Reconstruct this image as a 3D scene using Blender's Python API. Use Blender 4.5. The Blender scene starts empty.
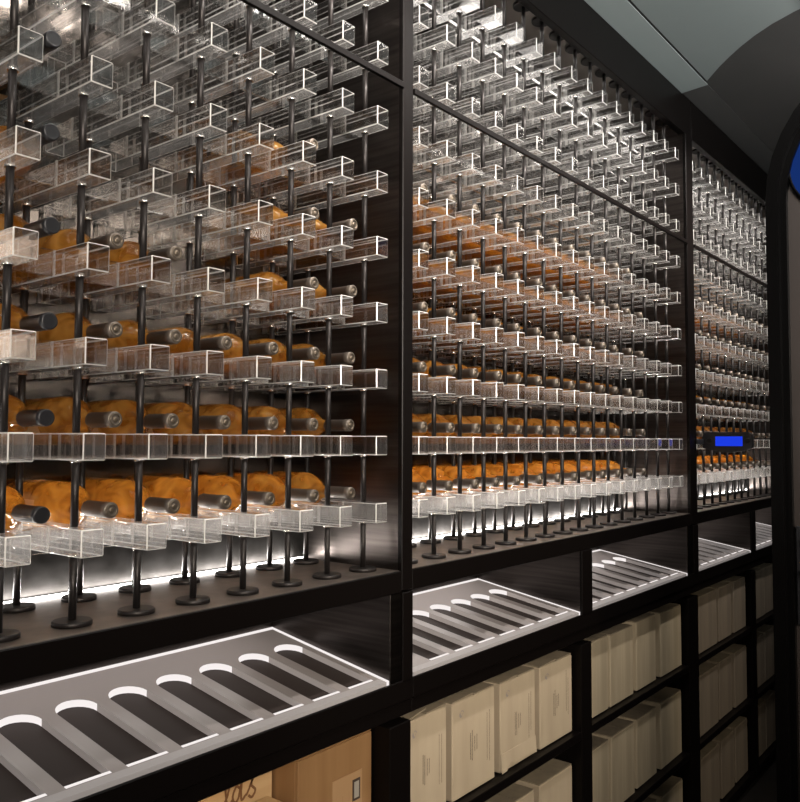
import bpy, bmesh, math, random
from mathutils import Vector, Matrix
random.seed(7)
scn = bpy.context.scene
C = scn.collection
H = 1.84                      # camera height above the floor; z below is measured from the eye line
PI = math.pi

# ------------------------------------------------------------------ render look
try:
    cy = scn.cycles
    cy.max_bounces = 20; cy.diffuse_bounces = 3; cy.glossy_bounces = 6
    cy.transmission_bounces = 16; cy.transparent_max_bounces = 64
    cy.sample_clamp_indirect = 4.0
    cy.caustics_reflective = False; cy.caustics_refractive = False
except Exception:
    pass
scn.view_settings.view_transform = 'Standard'
scn.view_settings.look = 'None'
scn.view_settings.exposure = 0.0

# ------------------------------------------------------------------ materials
def new_mat(name):
    m = bpy.data.materials.new(name); m.use_nodes = True
    nt = m.node_tree; nt.nodes.clear()
    out = nt.nodes.new('ShaderNodeOutputMaterial')
    return m, nt, out

def principled(name, col, rough=0.5, metal=0.0, noise=None, bump=None, coat=0, emit=None, spec=0.5):
    m, nt, out = new_mat(name)
    b = nt.nodes.new('ShaderNodeBsdfPrincipled')
    b.inputs['Base Color'].default_value = (*col, 1)
    b.inputs['Roughness'].default_value = rough
    b.inputs['Metallic'].default_value = metal
    b.inputs['Specular IOR Level'].default_value = spec
    b.inputs['Coat Weight'].default_value = coat
    if emit:
        b.inputs['Emission Color'].default_value = (*emit[0], 1)
        b.inputs['Emission Strength'].default_value = emit[1]
    nt.links.new(b.outputs[0], out.inputs[0])
    if noise or bump:
        tc = nt.nodes.new('ShaderNodeTexCoord')
        mp = nt.nodes.new('ShaderNodeMapping')
        nz = nt.nodes.new('ShaderNodeTexNoise')
        sc = (noise or bump)['scale']
        mp.inputs['Scale'].default_value = sc
        nz.inputs['Scale'].default_value = 1.0
        nz.inputs['Detail'].default_value = 5
        nt.links.new(tc.outputs['Object'], mp.inputs[0]); nt.links.new(mp.outputs[0], nz.inputs[0])
        if noise:
            r = nt.nodes.new('ShaderNodeValToRGB')
            r.color_ramp.elements[0].position = .3; r.color_ramp.elements[1].position = .7
            r.color_ramp.elements[0].color = (*noise['a'], 1); r.color_ramp.elements[1].color = (*noise['b'], 1)
            nt.links.new(nz.outputs[0], r.inputs[0]); nt.links.new(r.outputs[0], b.inputs['Base Color'])
        if bump:
            bp = nt.nodes.new('ShaderNodeBump'); bp.inputs['Strength'].default_value = bump['s']
            bp.inputs['Distance'].default_value = bump.get('d', .002)
            nt.links.new(nz.outputs[0], bp.inputs['Height']); nt.links.new(bp.outputs[0], b.inputs['Normal'])
    return m

def emission(name, col, s):
    m, nt, out = new_mat(name)
    e = nt.nodes.new('ShaderNodeEmission'); e.inputs[0].default_value = (*col, 1); e.inputs[1].default_value = s
    nt.links.new(e.outputs[0], out.inputs[0]); return m

def acrylic(name, tint, gloss_rough, glass_mix, haze):
    """clear cast acrylic: part straight transmission, part refraction, fresnel shine, a breath of haze"""
    m, nt, out = new_mat(name); N = nt.nodes.new; L = nt.links.new
    tr = N('ShaderNodeBsdfTransparent'); tr.inputs[0].default_value = (*tint, 1)
    gl = N('ShaderNodeBsdfGlass'); gl.inputs['Color'].default_value = (*tint, 1)
    gl.inputs['Roughness'].default_value = 0.0; gl.inputs['IOR'].default_value = 1.45
    mx = N('ShaderNodeMixShader'); mx.inputs[0].default_value = glass_mix
    L(tr.outputs[0], mx.inputs[1]); L(gl.outputs[0], mx.inputs[2])
    df = N('ShaderNodeBsdfTranslucent'); df.inputs[0].default_value = (.9, .88, .86, 1)
    mh = N('ShaderNodeMixShader'); mh.inputs[0].default_value = haze
    L(mx.outputs[0], mh.inputs[1]); L(df.outputs[0], mh.inputs[2])
    gs = N('ShaderNodeBsdfGlossy'); gs.inputs['Roughness'].default_value = gloss_rough
    gs.inputs[0].default_value = (1, 1, 1, 1)
    fr = N('ShaderNodeFresnel'); fr.inputs[0].default_value = 1.5
    ge = N('ShaderNodeNewGeometry'); iv = N('ShaderNodeMath'); iv.operation = 'SUBTRACT'; iv.inputs[0].default_value = 1.0; L(ge.outputs['Backfacing'], iv.inputs[1])
    mu = N('ShaderNodeMath'); mu.operation = 'MULTIPLY'; L(fr.outputs[0], mu.inputs[0]); L(iv.outputs[0], mu.inputs[1])
    ge2 = N('ShaderNodeMath'); ge2.operation = 'MULTIPLY'; ge2.inputs[1].default_value = .72; L(ge.outputs['Backfacing'], ge2.inputs[0]); L(ge2.outputs[0], iv.inputs[1])
    mg = N('ShaderNodeMixShader'); L(mu.outputs[0], mg.inputs[0])
    L(mh.outputs[0], mg.inputs[1]); L(gs.outputs[0], mg.inputs[2])
    L(mg.outputs[0], out.inputs[0]); return m

def frosted(name, col, t):
    """sawn, sanded acrylic edge: scatters light, lets some pass"""
    m, nt, out = new_mat(name); N = nt.nodes.new; L = nt.links.new
    d = N('ShaderNodeBsdfDiffuse'); d.inputs[0].default_value = (*col, 1)
    k = N('ShaderNodeBsdfTranslucent'); k.inputs[0].default_value = (*col, 1)
    a = N('ShaderNodeMixShader'); a.inputs[0].default_value = .5
    L(d.outputs[0], a.inputs[1]); L(k.outputs[0], a.inputs[2])
    tr = N('ShaderNodeBsdfTransparent')
    b = N('ShaderNodeMixShader'); b.inputs[0].default_value = t
    L(a.outputs[0], b.inputs[1]); L(tr.outputs[0], b.inputs[2])
    gs = N('ShaderNodeBsdfGlossy'); gs.inputs['Roughness'].default_value = .2
    c = N('ShaderNodeMixShader'); c.inputs[0].default_value = .12
    L(b.outputs[0], c.inputs[1]); L(gs.outputs[0], c.inputs[2])
    L(c.outputs[0], out.inputs[0]); return m

def wine_glass(name, col, deep):
    m, nt, out = new_mat(name); N = nt.nodes.new; L = nt.links.new
    tr = N('ShaderNodeBsdfTransparent'); tr.inputs[0].default_value = (*deep, 1)
    gl = N('ShaderNodeBsdfGlass'); gl.inputs['Color'].default_value = (*deep, 1); gl.inputs['IOR'].default_value = 1.38
    m1 = N('ShaderNodeMixShader'); m1.inputs[0].default_value = .6
    L(tr.outputs[0], m1.inputs[1]); L(gl.outputs[0], m1.inputs[2])
    tc2 = N('ShaderNodeTexCoord'); n2 = N('ShaderNodeTexNoise'); n2.inputs['Scale'].default_value = 26; n2.inputs['Detail'].default_value = 1.5; n2.inputs['Distortion'].default_value = .7
    oi = N('ShaderNodeObjectInfo'); ad = N('ShaderNodeVectorMath'); ad.operation = 'ADD'
    L(tc2.outputs['Object'], ad.inputs[0]); L(oi.outputs['Location'], ad.inputs[1]); L(ad.outputs[0], n2.inputs['Vector'])
    rp = N('ShaderNodeValToRGB'); rp.color_ramp.elements[0].position = .32; rp.color_ramp.elements[1].position = .72  # gold and brown mottling painted in for refracted glints in the wine
    rp.color_ramp.elements[0].color = (col[0] * .52, col[1] * .42, col[2] * .32, 1); rp.color_ramp.elements[1].color = (.95, col[1] * 1.55, col[2] * 2.2, 1)
    L(n2.outputs[0], rp.inputs[0])
    d = N('ShaderNodeBsdfDiffuse'); L(rp.outputs[0], d.inputs[0])
    k = N('ShaderNodeBsdfTranslucent'); L(rp.outputs[0], k.inputs[0])
    a = N('ShaderNodeMixShader'); a.inputs[0].default_value = .72
    L(d.outputs[0], a.inputs[1]); L(k.outputs[0], a.inputs[2])
    m2 = N('ShaderNodeMixShader'); m2.inputs[0].default_value = .50
    L(m1.outputs[0], m2.inputs[1]); L(a.outputs[0], m2.inputs[2])
    gs = N('ShaderNodeBsdfGlossy'); gs.inputs['Roughness'].default_value = .06
    fr = N('ShaderNodeFresnel'); fr.inputs[0].default_value = 1.5
    ge = N('ShaderNodeNewGeometry'); iv = N('ShaderNodeMath'); iv.operation = 'SUBTRACT'; iv.inputs[0].default_value = 1.0; L(ge.outputs['Backfacing'], iv.inputs[1])
    mu = N('ShaderNodeMath'); mu.operation = 'MULTIPLY'; L(fr.outputs[0], mu.inputs[0]); L(iv.outputs[0], mu.inputs[1])
    m3 = N('ShaderNodeMixShader'); L(mu.outputs[0], m3.inputs[0])
    L(m2.outputs[0], m3.inputs[1]); L(gs.outputs[0], m3.inputs[2])
    # slightly wavy glass
    tc = N('ShaderNodeTexCoord'); nz = N('ShaderNodeTexNoise'); nz.inputs['Scale'].default_value = 38
    bp = N('ShaderNodeBump'); bp.inputs['Strength'].default_value = .6; bp.inputs['Distance'].default_value = .006
    L(tc.outputs['Object'], nz.inputs['Vector']); L(nz.outputs[0], bp.inputs['Height'])
    for s in (gl, gs): L(bp.outputs[0], s.inputs['Normal'])
    L(m3.outputs[0], out.inputs[0]); return m

M = {}
M['black'] = principled('black_lacquer', (.0035, .0026, .0024), .36, 0, bump=dict(scale=(60, 60, 60), s=.05), spec=.10)
M['panel'] = principled('dark_brushed_steel', (.07, .06, .055), .30, 1.0, noise=dict(scale=(3, 3, 90), a=(.05, .043, .04), b=(.09, .078, .072)))
M['mirror'] = principled('dark_mirror_steel', (.10, .088, .08), .17, 1.0)
M['cove'] = principled('mottled_grey_light_cove', (.015, .014, .014), .8, 0, noise=dict(scale=(22, 22, 30), a=(.009, .0085, .008), b=(.02, .019, .0185)), spec=.0)
M['shelf'] = principled('bronze_steel_shelf', (.16, .135, .12), .42, .8, noise=dict(scale=(30, 30, 30), a=(.12, .10, .09), b=(.18, .15, .13)))
M['rackceil'] = principled('bronze_steel_soffit', (.30, .27, .245), .30, 1.0)
M['post'] = principled('dark_bronze_post', (.018, .015, .0145), .45, .6)
M['steel'] = principled('bright_steel_washer', (.75, .73, .70), .25, 1.0)
M['acrylic'] = acrylic('clear_acrylic', (.985, .98, .975), .02, .42, .008)
M['end'] = acrylic('satin_acrylic_end', (.98, .97, .96), .08, .3, .12)
M['under'] = acrylic('milled_acrylic_underside', (.98, .97, .96), .08, .1, .09)
M['acryliclit'] = acrylic('lit_copy_bar_acrylic', (.985, .98, .975), .02, .10, .22)  # hazier copy of the bar acrylic, so the bottom row looks lit from below
M['edgesoft'] = frosted('polished_acrylic_edge', (.94, .92, .90), .30)
M['edgetop'] = frosted('polished_acrylic_top_edge', (.94, .92, .90), .50)
M['endlit'] = acrylic('lit_copy_bar_end', (.98, .97, .96), .10, .35, .20)  # bar end with added haze, imitating LED light on the bottom row
M['edge'] = frosted('frosted_acrylic_edge', (.95, .93, .90), .12)
M['led'] = emission('led_strip_white', (1.0, .96, .92), 9.0)
M['wine'] = wine_glass('amber_wine_glass', (.68, .345, .060), (.97, .64, .20))
M['winedark'] = principled('dark_bottle_glass', (.020, .016, .012), .10, 0, spec=.6)
M['foil'] = principled('taupe_foil', (.13, .11, .094), .40, .7, bump=dict(scale=(80, 80, 80), s=.15))
M['foil_ring'] = principled('pale_gold_ring', (.12, .096, .072), .45, .8)
M['foil_dark'] = principled('black_foil', (.012, .012, .014), .35, .2)
M['label'] = frosted('tan_paper_label', (.62, .39, .19), .0)
M['carton'] = principled('beige_carton', (.44, .36, .26), .75, 0, noise=dict(scale=(14, 14, 3), a=(.40, .32, .225), b=(.48, .39, .28)))
M['cartonflap'] = principled('shaded_carton_flap', (.40, .33, .23), .8, 0, noise=dict(scale=(20, 20, 20), a=(.20, .16, .11), b=(.28, .225, .155)))  # darker than the carton: shading of the box tops put into the colour
M['woodbox'] = principled('pale_wood_box', (.44, .38, .26), .7, 0, noise=dict(scale=(22, 22, 1.6), a=(.35, .285, .19), b=(.47, .385, .265)))
M['woodboxshade'] = principled('shaded_wood_box', (.24, .19, .14), .7, 0, noise=dict(scale=(22, 22, 1.6), a=(.17, .135, .10), b=(.24, .19, .14)))  # darkened copy of the wood box: shade of the far rack put into colour
M['ink'] = principled('grey_brown_ink', (.07, .05, .033), .8)
M['inkblue'] = principled('faint_grey_ink', (.30, .26, .24), .8)
M['pine'] = principled('pine_crate', (.36, .20, .085), .6, 0, noise=dict(scale=(26, 26, 1.2), a=(.22, .115, .045), b=(.29, .16, .068)))
M['pinepale'] = principled('pale_pine_lid', (.62, .44, .24), .6, 0, noise=dict(scale=(2, 30, 30), a=(.42, .265, .125), b=(.52, .35, .185)))
M['burn'] = principled('burnt_brand', (.16, .07, .025), .7)
M['paper'] = principled('paper_label', (.36, .215, .105), .8)
M['stamp'] = principled('dark_stamp', (.05, .03, .02), .8)
M['stampgrey'] = principled('grey_stamp', (.32, .29, .25), .6)
M['traytop'] = principled('satin_acrylic_tray', (.24, .215, .21), .35, 0, spec=.5)
M['trayside'] = principled('satin_acrylic_wall', (.30, .27, .265), .4, 0, emit=((1, .93, .90), .08))
M['traylip'] = principled('frosted_tray_lip', (.24, .22, .218), .4, 0, emit=((1, .94, .92), .10))
M['trayglow'] = emission('edge_lit_acrylic', (1, .93, .91), .95)
M['slotfloor'] = principled('slot_floor', (.035, .027, .025), .6, spec=.1)
M['ceil'] = principled('grey_painted_ceiling', (.34, .38, .375), .85, 0, noise=dict(scale=(3, 3, 3), a=(.33, .37, .365), b=(.35, .39, .385)))
M['ceildark'] = principled('shaded_ceiling', (.075, .070, .068), .85, 0, noise=dict(scale=(2, 2, 2), a=(.07, .066, .064), b=(.08, .075, .072)))  # dark tone stands in for the ceiling getting less light past the curve
M['floor'] = principled('dark_stone_floor', (.02, .018, .017), .35, 0, noise=dict(scale=(4, 4, 4), a=(.015, .013, .012), b=(.028, .025, .023)))
M['wall'] = principled('dark_plaster_wall', (.03, .027, .026), .8)
M['doorframe'] = principled('black_gloss_frame', (.002, .0018, .0018), .3, .0, spec=.12)
M['doorleaf'] = principled('smoked_door_panel', (.035, .028, .026), .4, .0, noise=dict(scale=(20, 20, 1), a=(.03, .024, .022), b=(.042, .033, .03)))
M['blue'] = emission('blue_screen', (.012, .045, .75), 1.0)
M['bluedeep'] = emission('blue_glass_glow', (.008, .03, .16), .9)
M['device'] = principled('black_device', (.015, .015, .017), .3)

# ------------------------------------------------------------------ mesh helpers
def bx(bm, x0, x1, y0, y1, z0, z1, mi=0, bev=0.0, bmi=None):
    r = bmesh.ops.create_cube(bm, size=1)
    vs = r['verts']
    for v in vs:
        v.co = Vector(((x0 + x1) / 2 + v.co.x * (x1 - x0), (y0 + y1) / 2 + v.co.y * (y1 - y0), (z0 + z1) / 2 + v.co.z * (z1 - z0)))
    fs = set(f for v in vs for f in v.link_faces)
    for f in fs: f.material_index = mi
    if bev > 0:
        es = set(e for v in vs for e in v.link_edges)
        rr = bmesh.ops.bevel(bm, geom=list(es), offset=bev, segments=1, affect='EDGES', profile=.5)
        for f in rr['faces']: f.material_index = mi if bmi is None else bmi
def prism(bm, pts, mapf, d0, d1, mi=0, wall=None):
    """pts: closed 2D outline; mapf(u,v,d)->xyz; caps at d0 and d1; wall: list of material index per side"""
    a = [bm.verts.new(mapf(u, v, d0)) for u, v in pts]
    b = [bm.verts.new(mapf(u, v, d1)) for u, v in pts]
    n = len(pts)
    f = bm.faces.new(a[::-1]); f.material_index = mi
    f = bm.faces.new(b); f.material_index = mi
    for i in range(n):
        f = bm.faces.new((a[i], a[(i + 1) % n], b[(i + 1) % n], b[i]))
        f.material_index = wall[i] if wall else mi
def lathe(bm, prof, origin, axis='z', n=24, mi=0, a0=0.0, a1=2 * PI, smooth=True):
    """prof: list of (t along axis, radius)"""
    full = abs(a1 - a0 - 2 * PI) < 1e-6
    m = n if full else n + 1
    rings = []
    for t, r in prof:
        ring = []
        for i in range(m):
            a = a0 + (a1 - a0) * i / n
            c, s = r * math.cos(a), r * math.sin(a)
            p = (c, s, t) if axis == 'z' else ((c, t, s) if axis == 'y' else (t, c, s))
            ring.append(bm.verts.new(Vector(p) + Vector(origin)))
        rings.append(ring)
    for j in range(len(rings) - 1):
        for i in range(n):
            k = (i + 1) % m
            f = bm.faces.new((rings[j][i], rings[j][k], rings[j + 1][k], rings[j + 1][i]))
            f.material_index = mi; f.smooth = smooth
    return rings
def cap(bm, ring, mi=0):
    f = bm.faces.new(ring); f.material_index = mi
def cyl(bm, o, r, z0, z1, n=16, mi=0):
    R = lathe(bm, [(z0, r), (z1, r)], o, 'z', n, mi)
    cap(bm, R[0][::-1], mi); cap(bm, R[1], mi)
def fixn(bm):
    bmesh.ops.recalc_face_normals(bm, faces=bm.faces[:])
def mesh(name, bm, mats, fix=True):
    if fix: fixn(bm)
    me = bpy.data.meshes.new(name); bm.to_mesh(me); bm.free()
    for k in mats: me.materials.append(M[k])
    return me
def link(name, me, parent=None, loc=(0, 0, 0)):
    o = bpy.data.objects.new(name, me); C.objects.link(o); o.location = loc
    if parent is not None: o.parent = parent
    return o
def part(name, bm, mats, parent):
    """bm is in scene coordinates (z from the eye line); stored relative to its thing"""
    w = Vector((0, 0, H))
    p = parent
    while p is not None: w = w - Vector(p.location); p = p.parent
    bmesh.ops.translate(bm, verts=bm.verts[:], vec=w)
    return link(name, mesh(name, bm, mats), parent)
def tag(o, label, cat, group=None):
    o['label'] = label; o['category'] = cat
    if group: o['group'] = group
    return o
def thing(name, label, cat, loc, group=None):
    o = bpy.data.objects.new(name, None); C.objects.link(o)
    o.empty_display_size = .05
    o.location = (loc[0], loc[1], loc[2] + H)
    return tag(o, label, cat, group)
def single(name, bm, mats, base, label, cat, group=None):
    """a thing that is one mesh; origin at its base"""
    bmesh.ops.translate(bm, verts=bm.verts[:], vec=(-base[0], -base[1], -base[2]))
    o = link(name, mesh(name, bm, mats), None, (base[0], base[1], base[2] + H))
    return tag(o, label, cat, group)
def struct(name, bm, mats):
    bmesh.ops.translate(bm, verts=bm.verts[:], vec=(0, 0, H))
    o = link(name, mesh(name, bm, mats)); o['kind'] = 'structure'; return o
ORD = ['zeroth', 'first', 'second', 'third', 'fourth', 'fifth', 'sixth', 'seventh', 'eighth', 'ninth', 'tenth', 'eleventh', 'twelfth', 'thirteenth', 'fourteenth', 'fifteenth', 'sixteenth']

# ------------------------------------------------------------------ camera
F_PX, YAW, PIT, ROLL = 814.3, 0.67292, 0.04887, 0.00259
cam = bpy.data.cameras.new('camera'); co = bpy.data.objects.new('camera', cam); C.objects.link(co)
cam.sensor_fit = 'HORIZONTAL'; cam.sensor_width = 36.0; cam.lens = F_PX / 800 * 36
cam.clip_start = .05
fw = Vector((math.cos(PIT) * math.cos(YAW), math.cos(PIT) * math.sin(YAW), math.sin(PIT)))
rt0 = Vector((math.sin(YAW), -math.cos(YAW), 0)); up0 = rt0.cross(fw)
rt = rt0 * math.cos(ROLL) + up0 * math.sin(ROLL); up = up0 * math.cos(ROLL) - rt0 * math.sin(ROLL)
mat = Matrix((rt, up, -fw)).transposed().to_4x4(); mat.translation = (0, 0, H)
co.matrix_world = mat
scn.camera = co
def proj(x, y, z):
    v = Vector((x, y, z)); d = v.dot(fw)
    if d < .05: return None
    return 400 + F_PX * v.dot(rt) / d, 401 - F_PX * v.dot(up) / d

# ------------------------------------------------------------------ room
X0, X1, YB, YF = -2.2, 7.0, 1.80, -2.4
FLOOR = -H
CEIL = 1.605
b = bmesh.new(); bx(b, X0 - .1, X1 + .1, YF - .1, YB + .1, FLOOR - .1, FLOOR); struct('floor', b, ['floor'])
b = bmesh.new(); bx(b, X0 - .1, X1 + .1, YB, YB + .1, FLOOR, 2.1); struct('wall_back', b, ['wall'])
b = bmesh.new(); bx(b, X0 - .1, X1 + .1, YF - .1, YF, FLOOR, 2.1); struct('wall_front', b, ['wall'])
b = bmesh.new(); bx(b, X0 - .1, X0, YF, YB, FLOOR, 2.1); struct('wall_left', b, ['wall'])
b = bmesh.new(); bx(b, X1, X1 + .1, YF, YB, FLOOR, 2.1); struct('wall_right', b, ['wall'])
# upper ceiling in the shaded tone over everything, and the lit grey dropped ceiling with its curved end
b = bmesh.new(); bx(b, X0 - .1, X1 + .1, YF - .1, YB + .1, 1.72, 1.80); struct('ceiling', b, ['ceildark'])
arc = [(3.629, 1.148), (3.575, 1.105), (3.52, 1.06), (3.46, 1.005), (3.395, .94), (3.335, .87), (3.28, .79), (3.235, .70), (3.20, .60), (3.175, .48), (3.165, .35), (3.17, .2), (3.2, 0.0), (3.27, -.25), (3.4, -.55), (3.6, -.9)]
out = [(X0, 1.148)] + arc + [(3.6, YF), (X0, YF)]
b = bmesh.new(); prism(b, out, lambda u, v, d: (u, v, d), CEIL, CEIL + .05); struct('ceiling_panel', b, ['ceil'])
b = bmesh.new(); bx(b, X0, 3.629, 1.148, 1.158, CEIL + .001, CEIL + .05); struct('trim_1', b, ['wall'])     # shadow gap
b = bmesh.new(); prism(b, [(1.1585, 1.604), (1.275, 1.597), (1.275, 1.66), (1.158, 1.66)], lambda u, v, d: (d, u, v), X0, 3.67); struct('trim_2', b, ['ceil'])
b = bmesh.new(); prism(b, [(1.158, 1.605), (1.275, 1.600), (1.275, 1.66), (1.158, 1.66)], lambda u, v, d: (d, u, v), 3.67, X1); struct('trim_3', b, ['ceildark'])
b = bmesh.new(); prism(b, [(p[0] + .0005, p[1]) for p in arc] + [(3.6, YF), (X1, YF), (X1, 1.156), (3.63, 1.156)], lambda u, v, d: (u, v, d), CEIL + .0006, CEIL + .05); struct('trim_4', b, ['ceildark'])

# ------------------------------------------------------------------ cabinets
Y0 = 1.276          # front plane of the cabinets
YBK = 1.700         # mirror back panel
SH = -.324          # rack floor
TOP = 1.475         # rack soffit
cabs = [dict(n='near', x0=-.47, x1=1.65, up0=-.43, up1=1.607, low=[(-.40, .10), (.18, 1.566)]),
        dict(n='middle', x0=1.65, x1=3.79, up0=1.652, up1=3.702, low=[(1.652, 2.602), (2.682, 3.662)]),
        dict(n='far', x0=3.79, x1=5.86, up0=3.792, up1=5.815, low=[(3.792, 4.640), (4.72, 5.78)])]
clab = {'near': 'black cabinet of the nearest wine rack, at the left of the wall',
        'middle': 'black cabinet of the middle wine rack with beige cartons on its shelves',
        'far': 'black cabinet of the farthest wine rack, in shadow beside the arched door'}
def tz(y): return -.586 + (y - 1.28) * .1695     # slope of the display trays
for c in cabs:
    x0, x1 = c['x0'], c['x1']
    T = thing('wine_cabinet', clab[c['n']], 'cabinet', ((x0 + x1) / 2, 1.5, -H), 'wine cabinets along the wall')
    def P(name, mats, *boxes, bev=.002):
        b = bmesh.new()
        for q in boxes: bx(b, *q, bev=bev)
        return part(name, b, mats, T)
    g = .0008
    P('header', ['black'], (x0 + g, x1 - g, Y0, Y0 + .03, 1.420, 1.600))
    P('soffit', ['rackceil'], (c['up0'], c['up1'], Y0 + .03, YBK + .02, TOP, TOP + .02), bev=0)
    P('top_board', ['black'], (x0 + g, x1 - g, Y0 + .03, 1.78, TOP + .02, 1.600))
    P('back_panel', ['mirror'], (c['up0'], c['up1'], YBK, YBK + .02, SH, TOP), bev=0)
    b = bmesh.new(); bx(b, c['up1'], x1 - g, Y0 + .006, 1.78, SH - .054, TOP + .02, bev=.003)
    part('side_panel', b, ['panel'], T)
    P('upright', ['black'], (c['up1'] - .0006, x1 - g, Y0 - .004, Y0 + .012, SH - .05, 1.42))
    if c['n'] == 'near': P('side_panel', ['panel'], (x0 + g, c['up0'], Y0, 1.78, SH - .054, TOP + .02))
    P('rack_floor', ['shelf'], (x0 + g, c['up1'], Y0 + .004, YBK + .02, SH - .012, SH), bev=.001)
    P('fascia', ['black'], (x0 + g, c['up1'], Y0 - .002, Y0 + .018, SH - .054, SH - .0005))
    P('underboard', ['panel'], (x0 + g, c['up1'], Y0 + .018, 1.72, SH - .030, SH - .012), bev=0)
    P('cross_rail', ['black'], (c['up0'], c['up1'], 1.268, 1.278, .904, .920), bev=.001)
    P('light_cove', ['cove'], (c['up0'], c['up1'], 1.6175, 1.626, SH, -.208), bev=0)
    b = bmesh.new(); bx(b, c['up0'] + .01, c['up1'] - .01, 1.604, 1.616, SH, SH + .006); part('led_strip', b, ['led'], T)
    b = bmesh.new(); bx(b, c['up0'] + .01, c['up1'] - .01, 1.297, 1.310, TOP - .006, TOP)
    part('led_strip', b, ['led'], T)
    # niche and lower carcass
    P('niche_back', ['panel'], (x0 + g, x1 - g, 1.70, 1.72, -.69, SH - .03), bev=0)
    P('tray_shelf', ['black'], (x0 + g, x1 - g, Y0 + .001, 1.70, -.676, -.662))
    P('front_board', ['black'], (x0 + g, x1 - g, Y0 - .006, Y0 + .0006, -.645, -.594))
    P('front_board', ['black'], (x0 + g, x1 - g, Y0 - .001, Y0 + .012, -.682, -.646))
    P('carcass_back', ['black'], (x0 + g, x1 - g, 1.70, 1.72, -1.80, -.70), bev=0)
    P('plinth', ['black'], (x0 + g, x1 - g, Y0 + .03, 1.70, -H, -1.775))
    for k, z in enumerate((-.992, -1.372, -1.752)):
        P('shelf', ['black'], (x0 + .002, x1 - .002, Y0 + .002, 1.70, z - .028, z))
    (a0, a1), (b0, b1) = c['low']
    P('stile', ['panel'], (a1, b0, Y0 + .001, 1.70, -.662, SH - .05))
    P('stile', ['black'], (a1, b0, Y0, 1.70, -1.78, -.70))
    P('stile', ['panel'], (b1, x1 - g, Y0 + .001, 1.70, -.662, SH - .054))
    P('stile', ['black'], (b1, x1 - g, Y0, 1.70, -1.78, -.70))
    P('stile', ['black'], (a1, b0, Y0 - .006, Y0 + .006, -.6, SH - .054))
    P('stile', ['black'], (b1 + (x1 - b1) * .5, x1 - g, Y0 - .006, Y0 + .006, -.6, SH - .054))

# ------------------------------------------------------------------ display trays (edge-lit acrylic, slots for tasting bottles)
def tray(xa, xb, lab, nslots, right_edge, cabside):
    T = thing('display_tray', lab, 'tray', ((xa + xb) / 2, 1.48, -.662), 'edge-lit acrylic display trays')
    tk = .0145
    def mp(u, v, d):                 # u: x, v: y, d: height over the plate's top
        return (u, v, tz(v) + d)
    slots = []
    w = .085
    for k in range(nslots):
        r = right_edge - .1177 * k; l = r - w
        if l < xa + .015: break
        yf, ya = 1.309, 1.588 - w / 2
        pts = [(l, yf, 1), (r, yf, 0)]
        N = 12
        for i in range(N + 1):
            a = PI * i / N
            pts.append((r - w / 2 + w / 2 * math.cos(a), ya + w / 2 * math.sin(a), 2 if i < N else 0))
        slots.append(pts)
    outer = [(xa, 1.281), (xb, 1.281), (xb, 1.683), (xa, 1.683)]
    b = bmesh.new()
    loops = [outer] + [[(p[0], p[1]) for p in s] for s in slots]
    edges = []
    tops = []
    for lp in loops:
        vs = [b.verts.new(mp(u, v, 0)) for u, v in lp]; tops.append(vs)
        for i in range(len(vs)): edges.append(b.edges.new((vs[i], vs[(i + 1) % len(vs)])))
    bmesh.ops.triangle_fill(b, use_beauty=True, use_dissolve=False, edges=edges)
    # drop any fill inside the slots
    for f in b.faces[:]:
        cc = f.calc_center_median()
        for s in slots:
            l, r = s[0][0], s[1][0]
            if l < cc.x < r and 1.309 < cc.y < 1.588:
                ya = 1.588 - w / 2
                if cc.y < ya or (cc.x - (l + r) / 2) ** 2 + (cc.y - ya) ** 2 < (w / 2) ** 2 * .98:
                    b.faces.remove(f); break
    for f in b.faces: f.material_index = 0
    part('plate', b, ['traytop'], T)
    # walls of the slots: lit rounded ends and front ends, dimmer flanks
    for s in slots:
        b = bmesh.new()
        n = len(s)
        va = [b.verts.new(mp(p[0], p[1], 0)) for p in s]; vb = [b.verts.new(mp(p[0], p[1], -tk)) for p in s]
        for i in range(n):
            f = b.faces.new((va[i], va[(i + 1) % n], vb[(i + 1) % n], vb[i]))
            f.material_index = 0 if (i == 0 or 1 < i < n - 1) else 1
        part('slot', b, ['trayglow', 'trayside'], T)
    b = bmesh.new()
    prism(b, outer, mp, -tk - .004, -tk); part('tray_base', b, ['slotfloor'], T)
    b = bmesh.new()
    for s in slots: prism(b, [(s[0][0], 1.302), (s[1][0], 1.302), (s[1][0], 1.3088), (s[0][0], 1.3088)], mp, -.002, .0006)
    prism(b, [(xb, 1.2775), (xb + .010, 1.2775), (xb + .010, 1.695), (xb, 1.695)], mp, -tk, .0012)
    prism(b, [(xa, 1.683), (xb, 1.683), (xb, 1.695), (xa, 1.695)], mp, -tk, .0012)
    part('light_edge', b, ['trayglow'], T)
    b = bmesh.new(); prism(b, [(xa, 1.2775), (xb, 1.2775), (xb, 1.2985), (xa, 1.2985)], mp, -tk, .0005); part('front_lip', b, ['traylip'], T)
    b = bmesh.new()
    for xx in (xa + .04, xb - .06):
        for yy in (1.33, 1.63):
            bx(b, xx, xx + .02, yy, yy + .02, -.6612, tz(yy) - tk - .004)
    part('tray_support', b, ['device'], T)
tray(.19, 1.553, 'lit acrylic display tray with rounded slots under the nearest rack', 11, 1.532, 1)
tray(1.66, 2.588, 'lit acrylic display tray under left half of the middle rack', 8, 2.56, 1)
tray(2.69, 3.648, 'lit acrylic display tray under right half of the middle rack', 8, 3.615, 1)
tray(3.80, 4.626, 'lit acrylic display tray under left half of the farthest rack', 7, 4.60, 1)
tray(4.73, 5.766, 'lit acrylic display tray deepest along the wall, beside the arched door', 8, 5.74, 1)

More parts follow.
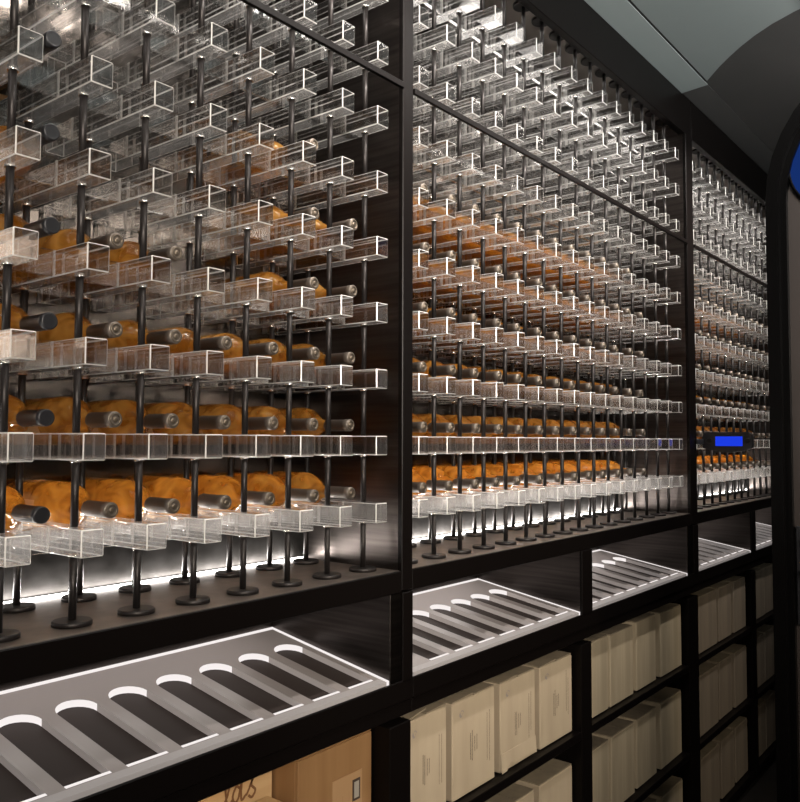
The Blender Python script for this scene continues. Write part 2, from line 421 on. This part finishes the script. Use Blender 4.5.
# ------------------------------------------------------------------ racks: posts, acrylic bars, bottles
ZB, DZ, BW, BH = -.0118, .16525, .043, .0478
YFR, YBE = 1.289, 1.690
ROWS = list(range(-1, 9))
bays = [dict(n='nearest', xs=[1.5465 - .129 * i for i in range(9)], p=.129, side='right'),
        dict(n='middle', xs=[1.7187 + .12786 * i for i in range(16)], p=.12786, side='left'),
        dict(n='farthest', xs=[3.866 + .1262 * i for i in range(14)], p=.1262, side='left')]
YP, YPB = 1.35, 1.55
# -- posts
def post_meshes():
    b = bmesh.new()
    zs = [SH + .0006] + [v for r in ROWS for v in (ZB + r * DZ - BH / 2, ZB + r * DZ + BH / 2)] + [TOP - .0006]
    for i in range(0, len(zs), 2):
        cyl(b, (0, 0, 0), .0068, zs[i] + (.009 if i == 0 else .0004) - SH, zs[i + 1] - (.009 if i == len(zs) - 2 else .0044) - SH, 12)
        if i < len(zs) - 2: cyl(b, (0, 0, 0), .0095, zs[i + 1] - .0044 - SH, zs[i + 1] - .0004 - SH, 12, 1)
    rod = mesh('rod', b, ['post', 'steel'])
    b = bmesh.new(); R = lathe(b, [(.0006, .034), (.0075, .034), (.009, .032)], (0, 0, 0), 'z', 28); cap(b, R[0][::-1]); cap(b, R[-1])
    base = mesh('base_flange', b, ['post'])
    b = bmesh.new(); R = lathe(b, [(TOP - SH - .009, .034), (TOP - SH - .0075, .036), (TOP - SH - .0006, .036)], (0, 0, 0), 'z', 28); cap(b, R[0][::-1]); cap(b, R[-1])
    return rod, base, mesh('top_flange', b, ['post'])
rod_me, base_me, topf_me = post_meshes()
for bay in bays:
    for i, x in enumerate(bay['xs']):
        for y, fb in ((YP, 'front'), (YPB, 'back')):
            q0 = proj(x, y, SH); q1 = proj(x, y, TOP); q2 = proj(x, y, 0)
            if not any(q and -6 < q[0] < 775 for q in (q0, q1, q2)): continue
            o = thing('rack_post', 'dark steel %s post of the %s rack, %s from its %s end' % (fb, bay['n'], ORD[i + 1], bay['side']), 'post', (x, y, SH), '%s posts of the %s rack' % (fb, bay['n']))
            link('rod', rod_me, o); link('base_flange', base_me, o); link('top_flange', topf_me, o)
# -- bars: origin at the centre of the underside at the post
def bar_mesh(lit=''):
    b = bmesh.new(); bx(b, -BW / 2, BW / 2, YFR - YP, YBE - YP, 0, BH, 0, .0019, 1)
    for f in b.faces:
        if f.material_index == 1:
            f.normal_update()
            if abs(f.normal.y) < .3: f.material_index = 3 if f.normal.z < 0 else 4
        elif abs(f.calc_center_median().z) < 1e-4: f.material_index = 5
        if abs(f.calc_center_median().y - (YFR - YP)) < 1e-4: f.material_index = 2
    return mesh('acrylic_bar', b, ['acrylic' + lit, 'edge', 'end' + lit, 'edgesoft', 'edgetop', 'under'], fix=False)
def cradle_mesh(name, gap, y, th, cz, r, full=True):
    """cross plate between two bars with a round saddle cut in its top edge"""
    b = bmesh.new()
    xc = -BW / 2 - gap / 2
    hw = min(math.sqrt(max(r * r - cz * cz, 1e-6)), gap / 2 - .001)
    pts = [(-gap / 2, 0), (gap / 2, 0), (gap / 2, BH)]; wl = [0, 1, 0]
    N = 10; a = math.asin(hw / r)
    for i in range(N + 1):
        t = a - 2 * a * i / N
        pts.append((r * math.sin(t), BH + cz - r * math.cos(t))); wl.append(0 if i < N else 0)
    pts.append((-gap / 2, BH)); wl.append(1)
    prism(b, pts, lambda u, v, d: (xc + u, d, v), y - YP, y - YP + th, 0, wl)
    return mesh(name, b, ['acrylic', 'edge'])
BC = .0256            # bottle axis above the bar tops
bar_me = bar_mesh(); bar_lit = bar_mesh('lit')
for bay in bays:
    g = bay['p'] - BW - .0006
    bay['c1'] = cradle_mesh('neck_cradle', g, 1.395, .010, .030, .0345)
    bay['c2'] = cradle_mesh('body_cradle', g, 1.575, .010, BC, .0486)
bars = []
for bay in bays:
    for i, x in enumerate(bay['xs']):
        for r in ROWS:
            z = ZB + r * DZ - BH / 2
            qs = [proj(x + sx, y, z + h) for y in (YFR, YBE) for sx in (-BW / 2, BW / 2) for h in (0, BH)]
            qs = [q for q in qs if q]
            if not qs: continue
            if max(q[0] for q in qs) < -2 or min(q[0] for q in qs) > 772: continue
            if max(q[1] for q in qs) < -2 or min(q[1] for q in qs) > 804: continue
            bars.append((Vector((x, YFR, z)).length, bay, i, x, r, z))
bars.sort(key=lambda t: t[0])
def has_cradle(bay, i):
    return i < len(bay['xs']) - 1 if bay['n'] == 'nearest' else i > 0
far = []
for k, (d, bay, i, x, r, z) in enumerate(bars):
    if k >= 300:
        far.append((bay, i, x, z)); continue
    o = link('acrylic_bar', bar_lit if r == -1 else bar_me, None, (x, YP, z + H))
    tag(o, 'clear acrylic bar, %s row up, %s from the %s end of the %s rack' % (ORD[r + 2], ORD[i + 1], bay['side'], bay['n']), 'acrylic bar', 'acrylic bars of the %s rack' % bay['n'])
    if has_cradle(bay, i):
        link('neck_cradle', bay['c1'], o); link('body_cradle', bay['c2'], o)
if far:
    b = bmesh.new()
    for bay, i, x, z in far:
        n0 = len(b.verts)
        for me in ([bar_me, bay['c1'], bay['c2']] if has_cradle(bay, i) else [bar_me]):
            b.from_mesh(me)
        b.verts.ensure_lookup_table()
        bmesh.ops.translate(b, verts=b.verts[n0:], vec=(x, YP, z + H))
    me = bpy.data.meshes.new('acrylic_bars'); b.to_mesh(me); b.free()
    for k in ('acrylic', 'edge', 'end', 'edgesoft', 'edgetop', 'under'): me.materials.append(M[k])
    o = link('acrylic_bar', me); o['kind'] = 'stuff'
    tag(o, 'dense lattice of tiny clear acrylic bars deep in the farthest rack', 'acrylic bar')
# -- bottles: origin at the mouth, axis along +y
def bottle_meshes():
    gp = [(.066, .0135), (.086, .0138), (.098, .0165), (.110, .024), (.124, .034), (.138, .042), (.152, .0462), (.168, .0475), (.330, .0475), (.342, .046), (.349, .040), (.347, .026), (.335, .002)]
    b = bmesh.new(); lathe(b, gp, (0, 0, 0), 'y', 28); glass = mesh('glass', b, ['wine']); glassd = glass.copy(); glassd.materials.clear(); glassd.materials.append(M['winedark'])
    def capsule(mat):
        b = bmesh.new()
        R = lathe(b, [(.001, .0105), (0, .0125), (.0015, .0148), (.018, .0150), (.0185, .0144), (.078, .0146), (.0785, .0136)], (0, 0, 0), 'y', 24)
        cap(b, R[0])
        return mesh('capsule', b, [mat])
    b = bmesh.new(); lathe(b, [(.0004, .0112), (-.0012, .0108), (-.0012, .0090), (.0006, .0086)], (0, 0, 0), 'y', 24)
    R = lathe(b, [(.0008, .0055), (-.0008, .005), (-.0010, .0018)], (0, 0, 0), 'y', 12); cap(b, R[-1])
    seal = mesh('seal', b, ['foil_ring'])
    b = bmesh.new(); lathe(b, [(.190, .0480), (.300, .0480)], (0, 0, 0), 'y', 16, 0, PI * .98, PI * 1.55); lab = mesh('paper_label', b, ['label'], fix=False)
    return glass, glassd, capsule('foil'), capsule('foil_dark'), seal, lab
glass_me, glassd_me, caps_me, capsd_me, seal_me, lab_me = bottle_meshes()
def put_bottle(bay, i, x, r, dark=False):
    z = ZB + r * DZ + BH / 2 + BC
    dy = random.uniform(-.006, .006); deep = dark and r >= 4
    name = 'wine_bottle'
    o = thing(name, '%s wine bottle, %s capsule, %s row up, %s gap from the %s, %s rack' % ('dark glass' if deep else 'amber', 'black' if dark else 'taupe', ORD[r + 2], ORD[i + 1], bay['side'], bay['n']), 'bottle', (x, 1.333 + dy, z), 'bottles in the %s rack' % bay['n'])
    o.rotation_euler = (0, random.uniform(-.5, .5), 0)
    link('glass', glassd_me if deep else glass_me, o); c = link('capsule', capsd_me if dark else caps_me, o)
    if not dark: link('seal', seal_me, c)
    link('paper_label', lab_me, o)
for bay in bays:
    xs, p = bay['xs'], bay['p']
    n = len(xs) - 1
    for i in range(n):
        x = (xs[i] + xs[i + 1]) / 2
        for r in ROWS:
            if bay['n'] == 'nearest':
                dark = i == 6
                keep = r <= 1 or dark or (r == 2 and i not in (2, 3)) or (r == 3 and i < 2) or (r == 4 and i == 1)
            elif bay['n'] == 'middle':
                dark = False
                keep = (r <= 3 and i < 13) or (r == 4 and i < 12)
            else:
                dark = False
                keep = r <= 4 and i < 12
            if not keep: continue
            q = proj(x, 1.33, ZB + r * DZ); qb = proj(x, 1.63, ZB + r * DZ)
            if q[0] < -5 or qb[0] > 770 or q[1] < -20: continue
            put_bottle(bay, i, x, r, dark)

# ------------------------------------------------------------------ cartons and crates
def text_lines(b, u0, u1, v0, v1, n, mapf, seed, lw):
    """columns of tiny dashes: printed text running up the carton"""
    rr = random.Random(seed)
    for k in range(n):
        u = u0 + (u1 - u0) * k / max(1, n - 1)
        a = v0 + rr.uniform(0, .15) * (v1 - v0); e = v1 - rr.uniform(0, .2) * (v1 - v0)
        v = a
        while v < e:
            l = rr.uniform(.003, .010)
            q = [(u, v), (u + lw, v), (u + lw, min(v + l, e)), (u, min(v + l, e))]
            vs = [b.verts.new(mapf(*w)) for w in q]; b.faces.new(vs)
            v += l + rr.uniform(.0015, .004)
def carton(x0, x1, z0, z1, lab, seed, printed, torn=False, lid=0.0, y=1.305, grp=None, mat='carton', dep=.32):
    rr = random.Random(seed); z0 += .0008
    y += rr.uniform(-.003, .004)
    T = thing('carton', lab, 'box', ((x0 + x1) / 2, y + dep / 2, z0), grp)
    b = bmesh.new(); bx(b, x0, x1, y, y + dep, z0 + (.0 if not torn else 0), z1, 0, .003)
    part('body', b, [mat], T)
    # top flaps meeting in the middle, one edge a little lifted
    b = bmesh.new(); t = .004; xm = (x0 + x1) / 2
    for s, xa, xb in ((1, x0 + .002, xm - .0015), (-1, xm + .0015, x1 - .002)):
        dz0 = lid * (1 if s == 1 else .3)
        vs = [(xa, y + .002, z1 + .0005), (xb, y + .002, z1 + .0005 + dz0), (xb, y + dep - .002, z1 + .0005 + dz0 * .3), (xa, y + dep - .002, z1 + .0005)]
        lo = [b.verts.new(v) for v in vs]; hi = [b.verts.new((v[0], v[1], v[2] + t)) for v in vs]
        b.faces.new(lo[::-1]); b.faces.new(hi)
        for i in range(4): b.faces.new((lo[i], lo[(i + 1) % 4], hi[(i + 1) % 4], hi[i]))
    part('flap', b, ['cartonflap'], T)
    yy = y - .0006
    mp = lambda u, v: (x0 + u * (x1 - x0), yy, z0 + v * (z1 - z0))
    if torn:
        # loose torn bottom edge of the front sheet
        b = bmesh.new()
        top = [(.03, .20), (.5, .205), (.97, .21)]
        pts = [(.0, .21), (.0, -.0), (.14, .005), (.26, .085), (.42, .02), (.62, .055), (.85, .035), (1.0, .02), (1.0, .22)]
        f0 = [b.verts.new((x0 + u * (x1 - x0), y - .0015 - .004 * (1 - v / .22), z0 + v * (z1 - z0))) for u, v in pts]
        b.faces.new(f0)
        bx(b, x0 + .006, x1 - .006, y - .0016, y + .001, z0 + .205 * (z1 - z0), z0 + .212 * (z1 - z0))
        part('torn_flap', b, ['carton'], T)
    if printed:
        b = bmesh.new(); h = (z1 - z0)
        hw = (x1 - x0)
        text_lines(b, .40, .44, .32, .66, 2, mp, seed, .016)
        text_lines(b, .50, .55, .40, .60, 2, mp, seed + 1, .015)
        text_lines(b, .80, .86, .22, .84, 2, mp, seed + 2, .011)
        part('printed_text', b, ['ink'], T)
        b = bmesh.new()
        for k in range(3):
            a = [(.20 + .05 * math.cos(t) * (1 - .25 * k), .86 + .035 * math.sin(t) * (1 - .2 * k)) for t in [PI * (.1 + 1.5 * j / 9) + k for j in range(9)]]
            for j in range(8):
                (ua, va), (ub, vb) = a[j], a[j + 1]
                q = [mp(ua, va), mp(ub, vb), mp(ub + .012, vb + .006), mp(ua + .012, va + .006)]
                b.faces.new([b.verts.new(w) for w in q])
        part('printed_emblem', b, ['inkblue'], T)
Z1B, Z1T = -.990, -.722
GL = 'beige cartons on left shelves of the middle rack'
bx1 = [(1.665, 1.846), (1.872, 2.090), (2.122, 2.332), (2.362, 2.585)]
names = ['beige printed carton with lifted lid, leftmost on the upper shelf beside the upright', 'beige printed carton with frayed top edge, second on the upper shelf', 'beige printed carton with torn bottom edge on the upper shelf', 'beige printed carton, rightmost of the four printed ones on the upper shelf']
for k, (a, e) in enumerate(bx1):
    carton(a, e, Z1B, Z1T - .003 * k, names[k], 10 + k, True, torn=(k == 2), lid=(.014 if k == 0 else .004), grp=GL)
bx2 = [(1.665, 1.85), (1.88, 2.09), (2.12, 2.33), (2.365, 2.592)]
for k, (a, e) in enumerate(bx2):
    if k == 0: continue
    carton(a, e, -1.370, -1.105, 'beige carton on the lower left shelf of the middle rack, %s from the right' % ORD[4 - k], 20 + k, False, grp=GL)
GR = 'pale boxes on right shelves of the middle rack'
bs = [(2.695, 2.882), (2.900, 3.112), (3.150, 3.352), (3.396, 3.640)]
for j, (zb, zt, nm) in enumerate(((Z1B, -.722, 'upper'), (-1.370, -1.100, 'middle'), (-1.750, -1.48, 'bottom'))):
    for k, (a, e) in enumerate(bs):
        q = proj(a, 1.305, zt); q2 = proj(e, 1.305, zt)
        if max(q[1], q2[1]) > 830 and min(q[1], q2[1]) > 802: continue
        carton(a, e, zb, zt - .004 * ((k + j) % 2), 'pale streaked wine box, %s from the left on the %s right shelf of middle rack' % (ORD[k + 1], nm), 40 + 10 * j + k, False, grp=GR, mat='woodbox')
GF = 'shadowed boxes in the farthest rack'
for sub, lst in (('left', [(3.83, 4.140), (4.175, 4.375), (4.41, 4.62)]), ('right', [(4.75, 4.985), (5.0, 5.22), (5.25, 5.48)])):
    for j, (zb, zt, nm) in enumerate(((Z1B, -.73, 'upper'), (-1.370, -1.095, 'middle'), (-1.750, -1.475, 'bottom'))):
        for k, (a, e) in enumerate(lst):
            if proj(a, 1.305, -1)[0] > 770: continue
            carton(a, e, zb, zt, 'shadowed wine box, %s from the left on the %s %s shelf of farthest rack' % (ORD[k + 1], nm, sub), 80 + 20 * (sub == 'right') + 5 * j + k, False, grp=GF, mat='woodboxshade')
# wooden crates in the near lower opening
def board_box(b, x0, x1, y0, y1, z0, z1, t=.010):
    bx(b, x0, x1, y0, y0 + t, z0, z1, 0, .0015); bx(b, x0, x1, y1 - t, y1, z0, z1, 0, .0015)
    bx(b, x0, x0 + t, y0 + t, y1 - t, z0, z1, 0, .0015); bx(b, x1 - t, x1, y0 + t, y1 - t, z0, z1, 0, .0015)
    bx(b, x0 + t, x1 - t, y0 + t, y1 - t, z0, z0 + t)
T = thing('wooden_crate', 'pine wine crate with a paper label, tight against the right upright under the near tray', 'crate', (1.435, 1.49, -.992))
b = bmesh.new(); board_box(b, 1.308, 1.560, 1.330, 1.66, -.9914, -.716); part('body', b, ['pine'], T)
b = bmesh.new(); bx(b, 1.306, 1.561, 1.332, 1.662, -.716, -.7065, 0, .002); part('lid', b, ['pine'], T)
b = bmesh.new(); bx(b, 1.418, 1.523, 1.3285, 1.330, -.93, -.795); L_ = part('paper_label', b, ['paper'], T)
b = bmesh.new(); bx(b, 1.488, 1.515, 1.3275, 1.3285, -.862, -.812); part('stamp', b, ['stamp'], L_)
b = bmesh.new(); bx(b, 1.493, 1.510, 1.3268, 1.3275, -.856, -.818); part('stamp_centre', b, ['stampgrey'], L_)
b = bmesh.new(); text_lines(b, .1, .55, .3, .8, 3, lambda u, v: (1.42 + u * .1, 1.3278, -.93 + v * .13), 5, .006); part('printed_text', b, ['burn'], L_)
T = thing('wooden_crate', 'pine wine crate with burnt script lettering, behind the low crate under the near tray', 'crate', (1.16, 1.54, -.992))
b = bmesh.new(); board_box(b, .98, 1.300, 1.405, 1.68, -.9914, -.690); part('body', b, ['pinepale'], T)
b = bmesh.new()
def stroke(b, pts, w, y):
    for i in range(len(pts) - 1):
        p, q = Vector((pts[i][0], 0, pts[i][1])), Vector((pts[i + 1][0], 0, pts[i + 1][1]))
        d = (q - p).normalized(); nrm = Vector((-d.z, 0, d.x)) * w / 2
        vs = [p - nrm - d * w * .3, q - nrm + d * w * .3, q + nrm + d * w * .3, p + nrm - d * w * .3]
        b.faces.new([b.verts.new((v.x, y - .0004 * (i % 3), v.z)) for v in vs])
def curve(pts, n=6):
    o = []
    for i in range(len(pts) - 1):
        p0 = pts[max(i - 1, 0)]; p1 = pts[i]; p2 = pts[i + 1]; p3 = pts[min(i + 2, len(pts) - 1)]
        for k in range(n):
            t = k / n
            o.append(tuple(.5 * (2 * p1[a] + (p2[a] - p0[a]) * t + (2 * p0[a] - 5 * p1[a] + 4 * p2[a] - p3[a]) * t * t + (3 * p1[a] - p0[a] - 3 * p2[a] + p3[a]) * t ** 3) for a in (0, 1)))
    o.append(pts[-1]); return o
sx, sz, k_ = 1.155, -.785, .78
for w in ([(0, .0), (.02, .03), (.035, .09), (.02, .10), (.012, .05), (.02, .0), (.035, .01)],
          [(.062, .035), (.05, .042), (.038, .02), (.045, .0), (.06, .015), (.075, .09), (.068, .03), (.07, .0), (.085, .01)],
          [(.088, .008), (.11, .045), (.105, .03), (.12, .012), (.108, -.004), (.095, .004)]):
    stroke(b, curve([(sx + u * k_, sz + v * k_) for u, v in w]), .0055, 1.4042)
part('burnt_lettering', b, ['burn'], T)
T = thing('wooden_crate', 'low pale pine crate with its lid on, in front of the lettered crate', 'crate', (1.0, 1.39, -.992))
b = bmesh.new(); board_box(b, .66, 1.275, 1.312, 1.392, -.9914, -.806); part('body', b, ['pinepale'], T)
b = bmesh.new(); bx(b, .658, 1.277, 1.310, 1.394, -.806, -.795, 0, .002); part('lid', b, ['pinepale'], T)

# ------------------------------------------------------------------ arched door on the right
XD = 2.5
yc, zc, RO = .205, .70, .425
def arch_pts(r, zb, n=20):
    return [(yc + r, zb)] + [(yc + r * math.cos(PI * i / n), zc + r * math.sin(PI * i / n)) for i in range(n + 1)] + [(yc - r, zb)]
def arch_band(b, r0, r1, xa, xb, zb, mi=0):
    o = arch_pts(r1, zb); i_ = arch_pts(r0, zb)
    prism(b, o + i_[::-1], lambda u, v, d: (d, u, v), xa, xb, mi)
b = bmesh.new(); arch_band(b, RO - .034, RO, XD, XD + .10, FLOOR); arch_band(b, RO - .052, RO - .034, XD + .018, XD + .09, FLOOR)
fixn(b)
D = struct('door_1', b, ['doorframe'])
b = bmesh.new(); prism(b, arch_pts(RO - .052, FLOOR + .005), lambda u, v, d: (d, u, v), XD + .04, XD + .075); part_z = b
bmesh.ops.translate(b, verts=b.verts[:], vec=(0, 0, H)); link('door_leaf', mesh('door_leaf', b, ['doorleaf']), D)
def dpart(name, b, mats, par=None):
    bmesh.ops.translate(b, verts=b.verts[:], vec=(0, 0, H)); return link(name, mesh(name, b, mats), par or D)
b = bmesh.new(); R = lathe(b, [(XD + .030, .128), (XD + .040, .128)], (0, .440, .790), 'x', 40); cap(b, R[0][::-1]); dpart('round_window', b, ['bluedeep'])
b = bmesh.new(); lathe(b, [(XD + .040, .1365), (XD + .030, .136), (XD + .028, .129), (XD + .032, .127)], (0, .440, .790), 'x', 40); dpart('window_ring', b, ['doorframe'])
b = bmesh.new()
bx(b, XD + .032, XD + .040, .515, .575, -.52, -.24, 0, .003); dpart('lock_plate', b, ['device'])
b = bmesh.new(); R = lathe(b, [(XD + .020, .009), (XD + .032, .011)], (0, .548, -.285), 'x', 16); cap(b, R[0][::-1]); bx(b, XD + .026, XD + .032, .545, .551, -.325, -.295, 0, .001); dpart('keyhole', b, ['steel'])
b = bmesh.new(); bx(b, XD + .004, XD + .016, .45, .556, -.372, -.362, 0, .003); bx(b, XD + .004, XD + .032, .545, .556, -.372, -.362, 0, .003); dpart('door_handle', b, ['steel'])
b = bmesh.new(); R = lathe(b, [(XD + .026, .006), (XD + .032, .007)], (0, .541, -.475), 'x', 14); cap(b, R[0][::-1]); dpart('door_bolt', b, ['steel'])

# ------------------------------------------------------------------ blade display projecting from the far rack
T = thing('display_sign', 'small black display with a lit blue screen, projecting before the farthest rack', 'sign', (3.86, 1.155, -.05))
pts = [(1.262, -.030), (1.262, .030), (1.250, .044), (1.06, .044), (1.046, .032), (1.046, -.028), (1.08, -.040), (1.12, -.047), (1.155, -.050), (1.19, -.047), (1.23, -.040)]
b = bmesh.new(); prism(b, pts, lambda u, v, d: (d, u, v), 3.845, 3.88); part('housing', b, ['device'], T)
b = bmesh.new(); bx(b, 3.8435, 3.845, 1.085, 1.205, -.020, .024, 0, .0005); part('screen', b, ['blue'], T)
b = bmesh.new()
for yy in (1.232, 1.065):
    R = lathe(b, [(3.842, .010), (3.845, .012)], (0, yy, .005), 'x', 16); cap(b, R[0][::-1])
part('button', b, ['post'], T)
b = bmesh.new(); bx(b, 3.77, 3.87, 1.258, 1.2715, -.012, .012, 0, .002); part('bracket', b, ['device'], T)

# ------------------------------------------------------------------ lamps
def area(name, loc, rot, sx, sy, power, col, spread=180):
    l = bpy.data.lights.new(name, 'AREA'); l.shape = 'RECTANGLE'; l.size = sx; l.size_y = sy; l.energy = power; l.color = col; l.spread = math.radians(spread)
    o = bpy.data.objects.new(name, l); C.objects.link(o); o.location = (loc[0], loc[1], loc[2] + H); o.rotation_euler = rot
    return o
def spot(name, loc, target, power, col, ang, blend=.6, rad=.05):
    l = bpy.data.lights.new(name, 'SPOT'); l.energy = power; l.color = col; l.spot_size = ang; l.spot_blend = blend; l.shadow_soft_size = rad
    o = bpy.data.objects.new(name, l); C.objects.link(o); o.location = (loc[0], loc[1], loc[2] + H)
    d = Vector(target) - Vector(loc); o.rotation_euler = d.to_track_quat('-Z', 'Y').to_euler(); return o
for c in cabs:
    w = c['up1'] - c['up0'] - .1; xm = (c['up0'] + c['up1']) / 2
    pw = {'near': .8, 'middle': 1.1, 'far': 1.0}[c['n']]
    area('rack_top_lamp', (xm, 1.45, TOP - .012), (0, 0, 0), w, .14, 7.0 * pw, (1, .95, .90), 105)
    area('rack_floor_lamp', (xm, 1.610, SH + .008), (PI, 0, 0), w, .010, 18 * pw, (1, .95, .90))
    for a, e in c['low']:
        area('niche_lamp', ((a + e) / 2, 1.64, SH - .034), (0, 0, 0), (e - a) * .86, .06, 1.3, (1, .93, .88))
def aim(loc, target):
    return (Vector(target) - Vector(loc)).to_track_quat('-Z', 'Y').to_euler()
area('aisle_lamp', (3.1, .58, 1.575), aim((3.1, .58, 1.575), (3.1, 1.25, .85)), 3.9, .07, 52, (1, .93, .85), 66)
area('ceiling_line', (2.6, .60, 1.57), aim((2.6, .60, 1.57), (2.6, 1.25, .2)), 3.2, .035, 9, (1, .96, .92))
area('room_fill', (-.6, -1.7, .9), aim((-.6, -1.7, .9), (1.6, 1.4, .75)), 1.4, 1.4, 40, (1, .90, .78), 64)
spot('aisle_spot', (1.6, -1.8, .5), (2.65, 1.3, -1.12), 138, (1, .87, .68), math.radians(55), .40, .12)
spot('ceiling_spot', (.4, -.5, 1.5), (1.35, 1.35, -.85), 11, (1, .80, .55), math.radians(36))
area('crate_lamp', (.9, 1.48, -.682), (0, 0, 0),   .5, .2, 3.0, (1, .80, .55))
area('ceiling_bounce_fill', (.6, -1.8, .9), aim((.6, -1.8, .9), (2.9, .6, 1.6)), 1.2, .6, 26, (.93, 1, 1), 70)  # added upward light in place of room bounce; no fixture there
wd = bpy.data.worlds.new('world'); scn.world = wd; wd.use_nodes = True
wd.node_tree.nodes['Background'].inputs[0].default_value = (.5, .45, .42, 1)
wd.node_tree.nodes['Background'].inputs[1].default_value = .03
